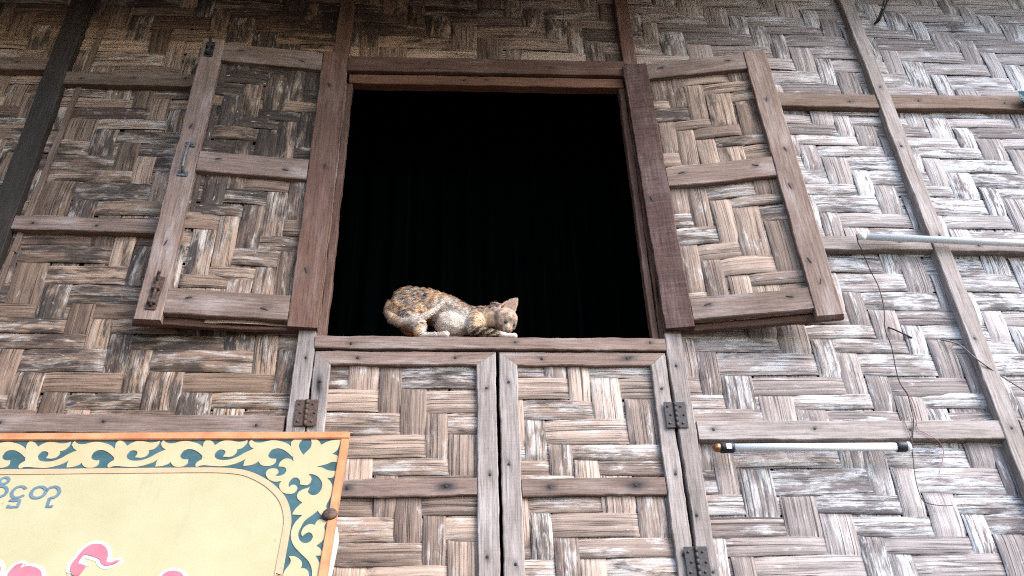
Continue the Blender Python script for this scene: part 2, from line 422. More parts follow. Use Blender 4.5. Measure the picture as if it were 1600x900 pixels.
post((-2.42, 1.4), (-2.43, 4.83), .06, WOODB); post((2.55, 1.4), (2.55, 4.83), .056, WOODG)
# thin split cane running beside the dark post
plank('cane_strip', (-1.352, -.012, 3.2), (-1.298, -.012, 4.83), .020, .010, WOODB, house, rough=.002)
plank('cane_strip', (-1.372, -.011, 2.68), (-1.353, -.011, 3.26), .016, .010, WOODB, house, rough=.002)
batten((-2.39, 4.008), (-1.445, 4.009), .058, WOODB)
batten((-1.375, 3.944), (-.905, 3.948), .060, WOODB)
batten((-2.39, 3.31), (-1.449, 3.31), .05, WOODB)
batten((-1.372, 3.301), (-.86, 3.290), .052, WOOD)
batten((-2.39, 2.61), (-1.440, 2.62), .058, WOODB)
batten((-1.366, 2.622), (-.4625, 2.613), .056, WOOD, nails=[(.42, .006), (.83, -.002), (.15, .0)])
batten((.690, 3.924), (1.575, 3.930), .069, WOODB); batten((1.632, 3.932), (2.52, 3.945), .070, WOODB)
batten((.690, 3.262), (1.580, 3.267), .054, WOODG); batten((1.640, 3.266), (2.52, 3.264), .057, WOODG)
batten((.693, 2.596), (1.594, 2.598), .058, WOODG, nails=[(.045, .002), (.34, .004), (.62, .0)]); batten((1.652, 2.60), (2.52, 2.60), .058, WOODG)
batten((.693, 1.95), (1.594, 1.95), .058, WOODG)

# ---- window frame: lintel board, head, jambs, sill bar
frame = plank('window_frame', (-.398, -.032, 4.055), (.632, -.032, 4.067), .076, .032, WOODR, house, nails=[(.3, .01), (.75, -.006)], label='dark lintel board over the window')
def sub(o, par):                              # keep world placement while parenting to a part
    m = o.matrix_basis.copy(); o.parent = par; o.matrix_basis = par.matrix_basis.inverted() @ m; return o
sub(plank('head', (-.388, -.018, 3.990), (.622, -.018, 4.000), .046, .035, WOODO, nails=[(.42, .0), (.5, .004)]), frame)
sub(plank('jamb', (-.3865, -.014, 2.885), (-.3865, -.014, 3.966), .022, .030, WOODR), frame)
sub(plank('jamb', (-.403, -.020, 2.885), (-.401, -.020, 3.966), .012, .03, WOOD), frame)
sub(plank('jamb', (.612, -.014, 2.885), (.615, -.014, 3.974), .022, .030, WOODR), frame)
sub(plank('jamb', (.631, -.020, 2.885), (.633, -.020, 3.974), .014, .03, WOODO, rough=.003), frame)
sub(plank('sill', (-.402, -.036, 2.8745), (.634, -.036, 2.871), .043, .17, WOOD, nails=[(.105, -.006), (.585, .002), (.99, .006)], rough=.002), frame)

# ---- open shutters
def shutter(sgn, org, ang, w, h, roll, stile_h, stile_f, rails, mats, seed, label, nails_h, nails_f):
    yb = .023
    wv = weave_mesh('shutter', .02, w-.02, .02, h-.02, .074, .053, 1, seed, weather=(lambda x, z: .10) if sgn < 0 else (lambda x, z: .24), mould=(lambda x, z: .22+.62*max(0, min(1, (z-.35)/.4))) if sgn < 0 else (lambda x, z: .35*max(0, min(1, (z-.5)/.4))), flak=.62 if sgn < 0 else .40, over=2, under=3, amp=.0028, y0=yb, tone_shift=-.05 if sgn < 0 else .0, mirror=sgn < 0)
    o = link('shutter', wv, BAMBOO, house)
    o.location = org; o.rotation_euler = (0, roll, -sgn*ang); o['label'] = label
    X = lambda u: sgn*u
    def pl(name, u0, z0, u1, z1, ww, y, t, mat, **kw):
        return plank(name, (X(u0), y, z0), (X(u1), y, z1), ww, t, mat, o, bent=True, **kw)
    sh, sf = stile_h, stile_f
    pl('stile', sh/2, 0, sh/2, h, sh, 0, .029, mats[0], nails=nails_h, rough=.002)
    pl('stile', w-sf/2, -.004, w-sf/2, h+.006, sf, -.002, .028, mats[1], nails=nails_f)
    for (z, ww) in rails:
        a, c = sh+.001, w-sf-.001
        if sgn < 0: a, c = c, a
        pl('rail', a, z, c, z, ww, .001, .024, mats[2], nails=[(.06, .012), (abs(c-a)-.07, -.012)] if sgn < 0 else [(.05, .01), (abs(c-a)-.06, .012)])
    # rear frame that clamps the plaited sheet
    a, c = (.012, w+.010) if sgn > 0 else (w+.012, .004)
    pl('back_rail', a, .020, c, .020, .04, .0295, .018, WOODR); pl('back_rail', a, h-.03, c, h-.03, .04, .0295, .018, WOODR)
    pl('back_stile', .03, .042, .03, h-.052, .04, .0295, .018, WOODR); pl('back_stile', w-.03, .042, w-.03, h-.052, .04, .0295, .018, WOODR)
    return o
shL = shutter(-1, (-.397, -.050, 2.912), math.radians(5.4), .510, 1.170, 0.0, .087, .074, [(1.121, .088), (.604, .084), (.066, .086)], (WOODR, WOOD, WOOD), 21, 'left shutter, mould-dark plaited panel with a pull handle on its frame', [(.2, .01), (.62, -.01), (1.0, .01)], [(.27, .0), (.75, .008)])
shR = shutter(1, (.636, -.050, 2.918), math.radians(9.3), .527, 1.144, math.radians(-0.8), .088, .080, [(1.103, .078), (.590, .084), (.062, .078)], (WOODS, WOOD, WOOD), 34, 'right shutter, brown plaited panel with a saw-marked inner stile', [(.5, .02)], [(.12, .0), (.2, .015), (.5, .01), (.66, -.01), (.9, .004)])

def local(par, p): return Vector(p)
# pull handle: two plates and a bowed grip
def join_mesh(name, meshes):
    bm = bmesh.new()
    for m in meshes: bm.from_mesh(m)
    me = bpy.data.meshes.new(name); bm.to_mesh(me); bm.free(); return me
hx = -.510+.036+.004
hm = join_mesh('handle', [box_mesh('a', (-.016, -.004, .052), (.016, .0, .074), .0012), box_mesh('a', (-.016, -.004, -.074), (.016, .0, -.052), .0012),
    tube_mesh('a', [(0, -.003, .06), (0, -.020, .048), (0, -.024, 0), (0, -.020, -.048), (0, -.003, -.06)], .0052, 8)] +
    [tube_mesh('a', [(sx, -.006, sz), (sx, -.003, sz)], .0034, 8, False) for sx in (-.009, .009) for sz in (-.063, .063)])
o = link('handle', hm, IRON, shL, (hx, -.002, .602)); o.rotation_euler = (0, .02, 0)
def bolt_mesh(ln):
    ps = [box_mesh('a', (-.015, -.003, -ln/2), (.015, 0, ln/2), .001),
          tube_mesh('a', [(0, -.009, -ln*.42), (0, -.009, ln*.46)], .0055, 8, False),
          tube_mesh('a', [(0, -.010, ln*.30), (.0, -.022, ln*.42), (.004, -.030, ln*.50)], .0048, 8)]
    for z in (-ln*.3, ln*.12): ps.append(box_mesh('a', (-.011, -.016, z-.007), (.011, -.001, z+.007), .002))
    return join_mesh('bolt', ps)
o = link('bolt', bolt_mesh(.115), RUST, shL, (-.510+.042, -.003, .085)); o.rotation_euler = (0, .06, 0); o['label'] = 'rusty slide bolt at the foot of the shutter'
o = link('bolt', bolt_mesh(.075), BLACKIRON, shL, (-.510+.030, -.003, 1.118)); o['label'] = 'black slide bolt at the top of the shutter'

# ---- door leaves under the window
def leaf(x0, x1, zt, zb, hinge_left, seed, label, lean):
    w = x1-x0
    wv = weave_mesh('door_leaf', .03, w-.03, -(zt-zb)+.03, -.03, .0765, .0565, 1, seed, weather=lambda x, z: .27 if hinge_left else .36, flak=.30, y0=.018, amp=.003, tone_shift=.08, phase=seed)
    o = link('door_leaf', wv, BAMBOO, house, (x0, -.030, zt)); o['label'] = label
    H = zt-zb; sw = .056 if hinge_left else .054; se = .047
    def pl(name, u0, z0, u1, z1, ww, mat, y=0, t=.022, **kw): return plank(name, (u0, y, z0), (u1, y, z1), ww, t, mat, o, **kw)
    g = .0012
    ls, rs = (se, sw) if hinge_left else (sw, se)
    rh = .044
    # mitred top corners: the upright ends are cut on a slope that meets the rail
    pl('stile', ls/2, -H, ls/2, -rh/2-g, ls, WOODG, m1=rh/ls, nails=[(H-.10, .0), (H-.35, .006), (H-.62, -.004)], stains=[(H-.115, .004, .035, .010)] if hinge_left else [])
    pl('stile', w-rs/2, -H, w-rs/2, -rh/2-g, rs, WOODG, m1=-rh/rs, nails=[(H-.12, .0), (H-.38, -.006), (H-.6, .004)])
    a, c = ls/2, w-rs/2
    pl('rail', a, -rh/2, c, -rh/2, rh, WOOD, m0=-ls/rh, m1=rs/rh, nails=[(.10, .0), (c-a-.09, .002)], y=.001, stains=[] if hinge_left else [(c-a-.09, .002, .020, .009)])
    for i, zz in enumerate((-.415, -.86)):
        pl('rail', ls+g, zz, w-rs-g, zz+.003, .050, WOOD, y=.002, nails=[(.075, .0), (w-rs-ls-.085, .002)], stains=[(.075, .0, .016, .010), (w-rs-ls-.085, .002, .028, .013)])
    return o
dl = leaf(-.399, .1245, 2.8465, 1.62, True, 5, 'left door leaf below the window, partly behind the painted signboard', 0)
dr = leaf(.1335, .6285, 2.8465, 1.62, False, 8, 'right door leaf below the window with two hinges on its right side', 0)
def hinge_mesh():
    ps = [box_mesh('a', (-.031, -.003, -.040), (-.004, 0, .040), .0008), box_mesh('a', (.004, -.003, -.040), (.031, 0, .040), .0008)]
    for k in range(5): ps.append(tube_mesh('a', [(0, -.004, -.040+.016*k+.0006), (0, -.004, -.0246+.016*k)], .0048, 10, False))
    for sx in (-.019, .019):
        for z in (-.026, 0, .026): ps.append(tube_mesh('a', [(sx+(.004 if z == 0 else -.002), -.005, z), (sx+(.004 if z == 0 else -.002), -.002, z)], .0036, 8, False))
    return join_mesh('hinge', ps)
for par, x, z, mat in ((dl, -.404, 2.646, RUST), (dr, .6335, 2.640, BLACKIRON), (dr, .6335, 2.225, BLACKIRON)):
    link('hinge', hinge_mesh(), mat, par, (x-par.location.x, -.0055, z-par.location.z))

# ---- dark net hanging inside the room
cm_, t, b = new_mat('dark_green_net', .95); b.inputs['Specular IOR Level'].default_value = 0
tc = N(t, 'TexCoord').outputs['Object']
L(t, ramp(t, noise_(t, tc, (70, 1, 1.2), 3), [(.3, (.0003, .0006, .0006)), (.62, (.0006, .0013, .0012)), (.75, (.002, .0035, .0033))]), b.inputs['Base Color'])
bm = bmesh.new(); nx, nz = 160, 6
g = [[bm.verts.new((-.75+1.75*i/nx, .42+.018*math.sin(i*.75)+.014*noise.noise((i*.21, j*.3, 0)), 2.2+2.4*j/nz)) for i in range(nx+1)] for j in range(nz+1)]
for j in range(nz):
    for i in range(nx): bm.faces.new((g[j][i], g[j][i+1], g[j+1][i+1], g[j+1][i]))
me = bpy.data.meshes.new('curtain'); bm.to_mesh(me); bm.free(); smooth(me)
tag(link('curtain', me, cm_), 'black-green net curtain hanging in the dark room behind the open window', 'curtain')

# ------------------------------------------------------------------ painted signboard leaning in front of the wall
SPHI, SYAW, SY = math.radians(23.426), math.radians(-.543), -.30
SO = at(547, 677, SY)
SA = Vector((math.cos(SYAW), math.sin(SYAW), 0)); SN = Vector((-math.sin(SYAW), math.cos(SYAW), 0))
SU = math.cos(SPHI)*Vector((0, 0, 1)) + math.sin(SPHI)*SN; SF = SA.cross(SU)          # SF looks out of the sign's face towards the street
sign = tag(empty('signboard', SO), 'yellow painted signboard with orange rim and cream scrollwork on blue, leaning by the door', 'signboard')
sign.matrix_world = Matrix(((SA.x, SU.x, SF.x, SO.x), (SA.y, SU.y, SF.y, SO.y), (SA.z, SU.z, SF.z, SO.z), (0, 0, 0, 1)))
def sg(u, v):                                  # photo pixel -> coordinates on the board's face (metres from its top right corner)
    d = CR*((u-800)/FPX) + CU*(-(v-450)/FPX) + _f
    s = (SO-CAM).dot(SF)/d.dot(SF); P = CAM+d*s-SO
    return (P.dot(SA), P.dot(SU))
def curve(pts, n=5, closed=True):              # Catmull-Rom through points; a third entry marks a sharp corner
    m = len(pts); out = []
    for i in range(m if closed else m-1):
        p1, p2 = pts[i], pts[(i+1) % m]; p0, p3 = pts[(i-1) % m] if closed or i else p1, pts[(i+2) % m] if closed or i < m-2 else p2
        if len(p1) > 2: p0 = p1
        if len(p2) > 2: p3 = p2
        for k in range(n):
            s = k/n; out.append(tuple(.5*(2*p1[j]+(p2[j]-p0[j])*s+(2*p0[j]-5*p1[j]+4*p2[j]-p3[j])*s*s+(3*p1[j]-p0[j]-3*p2[j]+p3[j])*s**3) for j in (0, 1)))
    if not closed: out.append(tuple(pts[-1][:2]))
    return out
def slab(polys, z0, z1):                       # flat cut-out shapes with a little thickness
    bm = bmesh.new()
    for k, pg in enumerate(polys):
        zz = z1+.00025*(k % 3)
        P = [Vector((x, y, 0)) for x, y in pg]
        tris = tessellate_polygon([P])
        top = [bm.verts.new((p.x, p.y, zz)) for p in P]; bot = [bm.verts.new((p.x, p.y, z0)) for p in P]
        for tr in tris:
            try: bm.faces.new([top[i] for i in tr])
            except ValueError: pass
        for i in range(len(P)):
            j = (i+1) % len(P); bm.faces.new((top[i], top[j], bot[j], bot[i]))
    bmesh.ops.recalc_face_normals(bm, faces=bm.faces)
    me = bpy.data.meshes.new('slab'); bm.to_mesh(me); bm.free(); return me
def ribbon_poly(path, w):
    out_l, out_r = [], []
    for i, p in enumerate(path):
        a, c = Vector(path[max(i-1, 0)]), Vector(path[min(i+1, len(path)-1)]); d = (c-a).normalized(); n = Vector((-d.y, d.x))
        out_l.append((p[0]+n.x*w/2, p[1]+n.y*w/2)); out_r.append((p[0]-n.x*w/2, p[1]-n.y*w/2))
    return out_l+out_r[::-1]
def paint(name, c1, c2, scale=14, dirt=None, rough=.55):
    m, t, b = new_mat(name, rough); tc = N(t, 'TexCoord').outputs['Object']
    n = noise_(t, tc, (1, 1, 1), 6, .65, scale); c = ramp(t, n, [(.35, c1), (.65, c2)])
    if dirt:
        n2 = noise_(t, tc, (3.0, .5, 1), 5, .7, 9); c = mixc(t, ramp(t, n2, [(.58, 0.0), (.80, .35)]), c, dirt)
        n3 = noise_(t, tc, (1, 1, 1), 2, .5, 45); c = mixc(t, ramp(t, n3, [(.72, 0.0), (.76, .5)]), c, dirt)
    L(t, c, b.inputs['Base Color']); bump(t, b, n, .1, .0008); return m
P_YEL = paint('yellow_paint', (.30, .265, .155), (.335, .302, .19), 5, (.21, .175, .11))
P_BLUE = paint('blue_green_paint', (.024, .056, .064), (.040, .090, .105), 20, (.10, .14, .15))
P_CREAM = paint('cream_paint', (.335, .265, .15), (.365, .298, .185), 12, (.55, .45, .26))
P_ORANGE = paint('orange_paint', (.36, .13, .06), (.42, .21, .10), 16, (.55, .30, .25))
P_PEACH = paint('peach_paint', (.40, .235, .145), (.43, .28, .175), 16, (.55, .40, .25))
P_INK = paint('blue_grey_paint', (.07, .115, .15), (.11, .155, .19), 30)
P_PINK = paint('pink_paint', (.31, .095, .125), (.35, .125, .155), 20)
P_WHITE = paint('white_paint', (.45, .45, .44), (.48, .48, .47), 20)
SW, SH = 1.75, .95
link('board', box_mesh('board', (-SW, -SH, -.016), (-.004, -.004, 0)), P_YEL, sign)
fw_ = sg(547, 677)[1]-sg(547, 687.5)[1]; fv_ = abs(sg(533.2, 690)[0]-sg(545, 690)[0])
fr = link('frame', join_mesh('frame', [box_mesh('a', (-SW, -fw_, -.012), (-.0, 0, .007), .0015)]), P_ORANGE, sign)
link('frame', join_mesh('frame', [box_mesh('a', (-fv_, -SH, -.012), (0, -fw_-.0008, .0065), .0015)]), P_ORANGE, sign)
link('frame', join_mesh('frame', [box_mesh('a', (-SW, -SH-.03, -.012), (0, -SH-.0008, .007), .0015)]), P_ORANGE, sign)
# orange line with a rounded corner, and the blue band between it and the rim
line_px = [(-60, 738.6), (0, 738), (140, 736.6), (280, 735.3), (340, 735.2), (370, 737.3), (390, 742), (411, 752), (426, 763), (439, 777), (446.5, 793), (449.5, 812), (448.3, 826), (443.7, 852), (435, 900), (430, 930)]
line = [sg(*p) for p in line_px]
line[0] = (-SW+.002, line[1][1]); line.append((line[-1][0]-.010, -SH+.002))
linec = curve(line, 6, False)
link('blue_band', slab([[(-SW+.001, -fw_), (-fv_, -fw_), (-fv_, -SH+.001)]+linec[::-1]], .0, .0010), P_BLUE, sign)
link('painted_line', slab([ribbon_poly(linec, .0155)], .0, .0018), P_PEACH, sign)
unit = [(400, 300, 1), (415, 240), (455, 200), (500, 200), (550, 225), (590, 280, 1), (650, 240), (740, 208), (850, 210), (950, 228), (1040, 220), (1100, 198, 1), (1085, 250), (1030, 310), (980, 338), (930, 348, 1),
 (925, 390), (870, 445), (800, 465), (710, 458, 1), (745, 410), (745, 370), (700, 350), (640, 360), (590, 410), (585, 460), (630, 500), (720, 512), (830, 500), (950, 455), (1060, 395), (1195, 335, 1), (1150, 310), (1122, 260), (1130, 220), (1165, 190, 1),
 (1190, 220), (1250, 240), (1330, 235), (1420, 212), (1520, 203), (1640, 225), (1730, 262), (1790, 315, 1), (1812, 470, 1), (1775, 445), (1710, 385), (1630, 340), (1550, 330), (1465, 360), (1420, 430), (1440, 475), (1490, 492), (1545, 490, 1), (1530, 550), (1470, 595), (1390, 608), (1310, 590), (1265, 530, 1),
 (1220, 565), (1130, 595), (1030, 605, 1), (1045, 540), (1070, 490, 1), (980, 540), (850, 585), (700, 610), (560, 605), (430, 595), (360, 600), (300, 620), (282, 590), (310, 545), (385, 500, 1)]
corner = [(545, 240, 1), (570, 200), (630, 172), (740, 170, 1), (690, 220), (670, 270), (690, 340), (740, 420, 1), (790, 370), (850, 310), (870, 240), (860, 170, 1), (930, 172), (990, 210), (1020, 262, 1), (1100, 220), (1200, 190), (1328, 180, 1), (1310, 260), (1260, 350), (1185, 405, 1),
 (1260, 425), (1285, 460), (1265, 535, 1), (1190, 530), (1100, 565), (950, 600, 1), (1040, 620), (1130, 660), (1250, 672, 1), (1235, 730), (1190, 775), (1110, 780, 1), (1165, 840), (1200, 930), (1165, 1080), (1100, 1200), (1115, 1295, 1), (1070, 1370), (1010, 1350), (965, 1290, 1),
 (880, 1360), (760, 1450), (700, 1550), (660, 1650), (690, 1760), (770, 1800), (850, 1770), (890, 1700), (860, 1640), (800, 1635), (720, 1690, 1), (710, 1630), (750, 1550), (840, 1500), (920, 1515, 1), (950, 1460), (1010, 1425), (1125, 1460, 1), (1070, 1530), (1080, 1640), (1050, 1750), (940, 1840, 1), (1010, 1890), (1050, 1990, 1), (930, 1995, 1),
 (990, 2100), (1010, 2200), (995, 2420, 1), (870, 2420, 1), (875, 2220), (820, 2080), (700, 1960), (600, 1850), (550, 1730), (555, 1600), (610, 1480), (725, 1360, 1), (565, 1350, 1), (620, 1260), (725, 1165, 1), (650, 1100), (650, 1030), (710, 970), (840, 925, 1), (810, 990), (840, 1030), (890, 1050), (960, 1030), (1020, 960), (1035, 860), (980, 770), (900, 725), (820, 720, 1),
 (865, 775), (855, 845), (790, 893), (685, 880, 1), (690, 830), (650, 780), (580, 780), (520, 840), (510, 890), (520, 925, 1), (560, 890), (615, 890), (648, 940), (600, 1010), (520, 1028), (430, 1010), (370, 940), (370, 870), (405, 825, 1), (300, 838), (200, 800), (155, 720), (180, 660), (250, 630), (330, 640), (350, 690), (300, 745, 1), (380, 745), (450, 710), (475, 650), (440, 610), (350, 600, 1), (380, 530), (450, 480), (530, 480), (590, 520, 1)]
leafp = [(515, 2005, 1), (600, 2005), (680, 2050), (720, 2110), (700, 2195, 1), (760, 2195), (820, 2250), (830, 2420, 1), (400, 2420, 1), (440, 2250), (520, 2140), (545, 2070)]
polys = []
x180, y180 = sg(180, 700)
for dx_, ys in ((-278, 1.6), (-139, 1.6), (0, 0), (137.3, -1.8)):
    polys.append([sg(140+p[0]/10+dx_, 670+p[1]/10+ys*(.8 if dx_ else 0)) for p in curve(unit)])
for p_ in (corner, leafp): polys.append([sg(400+p[0]/10, 670+p[1]/10) for p in curve(p_)])
per_ = polys[1][0][0]-polys[0][0][0]
for k in range(1, 4): polys.append([(p[0]-per_*k, p[1]) for p in polys[0]])          # the scroll runs on along the top border
link('scrollwork', slab(polys, .0, .0022), P_CREAM, sign)
def ell(cx, cy, a, b_, rot, n=26):
    r = math.radians(rot); return [(cx+a*math.cos(t)*math.cos(r)-b_*math.sin(t)*math.sin(r), cy+a*math.cos(t)*math.sin(r)+b_*math.sin(t)*math.cos(r)) for t in [2*math.pi*k/n for k in range(n+1)]]
strokes = [ell(68, 115, 76, 46, -22), ell(5, 285, 112, 78, -22), ell(605, 298, 122, 80, -24),
 curve([(408, 244), (370, 212), (310, 206), (240, 235), (190, 295), (190, 345), (225, 378), (285, 378), (340, 358), (378, 338)], 4, False),
 [(150, 418), (228, 428), (312, 418), (295, 475), (276, 525), (200, 525), (122, 525), (140, 492)],
 curve([(725, 285), (770, 235), (830, 213), (890, 215), (928, 250), (930, 300), (890, 350), (840, 378), (780, 388)], 4, False),
 [(783, 380), (765, 430), (735, 522), (775, 522), (802, 522), (812, 498)]]
tp = []
for s in strokes: tp.append(ribbon_poly([sg(p[0]/10, 740+p[1]/10) for p in s], .0066))
link('lettering', slab(tp, .0, .0012), P_INK, sign)
pinks = [[(555, 470), (555, 420), (600, 360), (660, 290), (720, 255), (790, 255), (835, 290), (845, 340), (835, 390), (870, 396), (910, 382), (940, 383, 1), (890, 408), (830, 425), (790, 402), (775, 370), (720, 350), (660, 340), (620, 388), (618, 405), (665, 422), (655, 450), (610, 500), (570, 497)],
 [(40, 560, 1), (60, 495), (90, 450), (130, 415), (180, 403, 1), (160, 440, 1), (220, 425), (290, 440), (325, 475), (332, 560, 1)],
 [(-90, 440), (-40, 390), (-10, 400), (8, 440), (-5, 490), (-50, 500)],
 [(1250, 560, 1), (1275, 490), (1340, 462), (1400, 470), (1435, 500), (1450, 560, 1)]]
pp, wp = [], []
for pk in pinks:
    c_ = [(p[0]/5, 800+p[1]/5) for p in curve(pk)]
    pp.append([sg(*p) for p in c_])
    q = []; m = len(c_)
    area = sum(c_[i][0]*c_[(i+1) % m][1]-c_[(i+1) % m][0]*c_[i][1] for i in range(m)); sg_ = 1 if area > 0 else -1
    wp.append([sg(*p) for p in c_])
# white outline: one disc-swept band round each pink shape
wb = []
for pk in wp: wb.append(ribbon_poly(pk+[pk[0], pk[1]], .015))
for w_ in wb: link('letter_outline', slab([w_], .0, .0008), P_WHITE, sign)
for p_ in pp: link('pink_letter', slab([p_], .0, .0020), P_PINK, sign)
# dome headed bolt through the board
bx, by = sg(515.8, 807)
bm = bmesh.new(); bmesh.ops.create_uvsphere(bm, u_segments=16, v_segments=10, radius=.0165)
for v in bm.verts: v.co.z = max(v.co.z, 0)*.55
me = bpy.data.meshes.new('bolt'); bm.to_mesh(me); bm.free(); smooth(me); link('bolt', me, RUST, sign, (bx, by, .0068))
# white painted stake behind the board
WHITEW = make_plain('chipped_white_paint', (.47, .47, .47), .6, 0, .08, 30, (.30, .27, .25))
x_r, y_t = sg(540.5, 806); x_b, y_b = sg(531, 900)
bm = bmesh.new(); W2 = .10
pr = [(0, -.030), (-.005, -.012), (-.018, -.002), (-W2+.018, -.002), (-W2+.005, -.012), (-W2, -.030), (-W2, -1.25), (0, -1.25)]
me_ = slab([pr], -.02, .0)
st = link('stake', me_, WHITEW); tag(st, 'white painted stake with rounded top standing behind the yellow signboard', 'stake')
ang_ = math.atan2(x_b-x_r, y_t-y_b)
st.matrix_world = sign.matrix_world @ Matrix.Translation((x_r-.012, y_t-.004, -.018)) @ Matrix.Rotation(-ang_, 4, 'Z')

# ------------------------------------------------------------------ lamp tubes and wires
TUBE = make_plain('white_lamp_tube', (.66, .67, .66), .25, 0, .02, 20)
TAPE = make_plain('black_tape', (.018, .022, .030), .45, 0, .3, 60)
BRASS = make_plain('copper_cap', (.30, .15, .08), .4, .8, .2, 60)
WHITEP = make_plain('white_plastic', (.80, .80, .79), .4, 0, .04, 40)
def lamp_tube(name, p0, p1, label, caps=True):
    p0, p1 = Vector(p0), Vector(p1); d = (p1-p0).normalized(); Ln = (p1-p0).length
    r = tag(empty(name, p0), label, 'lamp tube', 'lamp tubes on the wall')
    r.rotation_euler = d.to_track_quat('X', 'Z').to_euler()
    body = tube_mesh('glass_tube', [(0.0, 0, 0), (Ln, 0, 0)], .0115, 20, False)
    link('glass_tube', body, TUBE, r)
    if caps:
        link('taped_cap', tube_mesh('c', [(.008, 0, 0), (.012, 0, 0), (.042, 0, 0), (.046, 0, 0)], .015, 18, False, [.0140, .0152, .0150, .0136]), TAPE, r)
        link('taped_cap', tube_mesh('c', [(Ln-.030, 0, 0), (Ln-.026, 0, 0), (Ln-.004, 0, 0), (Ln-.001, 0, 0)], .015, 18, False, [.0136, .0152, .0152, .0142]), TAPE, r)
        link('end_cap', tube_mesh('c', [(-.012, 0, 0), (-.004, 0, 0), (.009, 0, 0)], .013, 16, False, [.0065, .0120, .0128]), BRASS, r)
        link('end_cap', tube_mesh('c', [(Ln-.002, 0, 0), (Ln+.008, 0, 0), (Ln+.011, 0, 0)], .013, 16, False, [.0138, .0138, .010]), WHITEP, r)
        link('white_tag', box_mesh('w', (.021, -.0163, -.009), (.036, -.0140, .006), .0008), WHITEP, r)
    else:
        link('end_cap', tube_mesh('c', [(-.006, 0, 0), (.012, 0, 0)], .0130, 16, False), WHITEP, r)
        link('end_cap', tube_mesh('c', [(Ln-.012, 0, 0), (Ln+.006, 0, 0)], .0130, 16, False), WHITEP, r)
    return r
lamp_tube('lamp_tube', at(1121, 699.8, -.046), at(1416, 698, -.046), 'white lamp tube with black taped ends under the lower batten')
a_, b_2 = at(1345, 369.5, -.060), at(1600, 380.5, -.060)
lamp_tube('lamp_tube', a_, a_+(b_2-a_).normalized()*1.2, 'long bare white lamp tube crossing the right post', False)
WIRE = make_plain('dark_wire', (.030, .026, .028), .6, 0, .3, 60)
REDW = make_plain('faded_red_wire', (.30, .13, .13), .6, 0, .3, 60)
GREYW = make_plain('grey_wire', (.16, .13, .12), .6, 0, .3, 60)
def wire(pts, r, mat, label, y=-.018, cat='wire'):
    P = [at(p[0], p[1], p[2] if len(p) > 2 else y) for p in pts]
    return tag(link('wire', tube_mesh('wire', P, r, 6), mat), label, cat)
wire([(1338, 366, -.058), (1341, 380, -.04), (1347, 391, -.034), (1359, 421), (1372, 446), (1381, 480), (1383, 514), (1393, 542), (1400, 577), (1406, 598), (1418, 617), (1424, 640), (1427.5, 658, -.034), (1425, 688, -.034), (1424, 697, -.05)], .0016, WIRE, 'thin dark wire dropping from the long tube to the taped tube')
wire([(1406, 598, -.016), (1430, 633, -.016), (1433, 667, -.034), (1448, 678, -.034), (1464, 687, -.034), (1473, 700), (1474, 712), (1467, 740)], .0011, REDW, 'thin reddish wire curling over the lower batten')
wire([(1404, 645, -.016), (1414, 660, -.034), (1425, 689, -.036)], .0012, GREYW, 'short grey wire end above the taped tube')
wire([(1425, 703, -.05), (1427, 720), (1430, 745), (1437, 772), (1446, 785), (1470, 790), (1488, 790)], .0012, WIRE, 'thin wire tail hanging below the right end of the taped tube')
wire([(1470, 531, -.006), (1485, 534), (1500, 539), (1520, 556, -.038), (1533, 566, -.040), (1565, 588, -.028), (1600, 610, -.03), (1660, 650, -.03)], .0022, GREYW, 'stiff grey wire slanting across the right post')
wire([(1388, 511.5, -.006), (1402, 517), (1425, 528, -.006)], .0026, WIRE, 'short dark twig stuck in the bamboo strips', y=-.016, cat='twig')
wire([(1368, 36, .004), (1373, 32, -.03), (1379, 20, -.05), (1386, 2, -.06), (1392, -25, -.07), (1394, -70, -.06), (1390, -110, -.02)], .0048, WIRE, 'thick black cable coming out of the wall and climbing to the eave', cat='cable')
wire([(1366, 37, .004), (1369, 34, -.026), (1375, 22, -.045), (1381, 3, -.055), (1386, -25, -.066), (1390, -70, -.06), (1384, -110, -.02)], .0040, WIRE, 'thinner black cable beside the thick cable near the eave', cat='cable')
wire([(752, -4, -.004), (757, 6, -.02), (762, 17, -.02), (764, 25, -.012)], .0022, GREYW, 'loose pale fibre hanging from the wall above the window', cat='fibre')

# ------------------------------------------------------------------ teal plastic bag hung at the far right batten
TEAL = make_plain('teal_plastic', (.03, .10, .13), .35, 0, .5, 18)
bm = bmesh.new(); nu, nv = 14, 10
pc = at(1606, 150, -.06)
for s in (0, 1):
    gr = [[bm.verts.new((pc.x-.03+.16*i/nu+.006*noise.noise((i*.5, j*.5, s)), pc.y+.012*noise.noise((i*.45, j*.6, 4+s))+(-.012 if s == 0 else .012)*math.sin(math.pi*i/nu), pc.z-.03+.055*j/nv+.01*noise.noise((i*.3, 0, 9)))) for i in range(nu+1)] for j in range(nv+1)]
    for j in range(nv):
        for i in range(nu): bm.faces.new((gr[j][i], gr[j][i+1], gr[j+1][i+1], gr[j+1][i]))
bmesh.ops.remove_doubles(bm, verts=bm.verts, dist=.002)
me = bpy.data.meshes.new('bag'); bm.to_mesh(me); bm.free(); smooth(me)
tag(link('bag', me, TEAL), 'crumpled teal plastic bag tucked on the upper batten at the right edge', 'plastic bag')

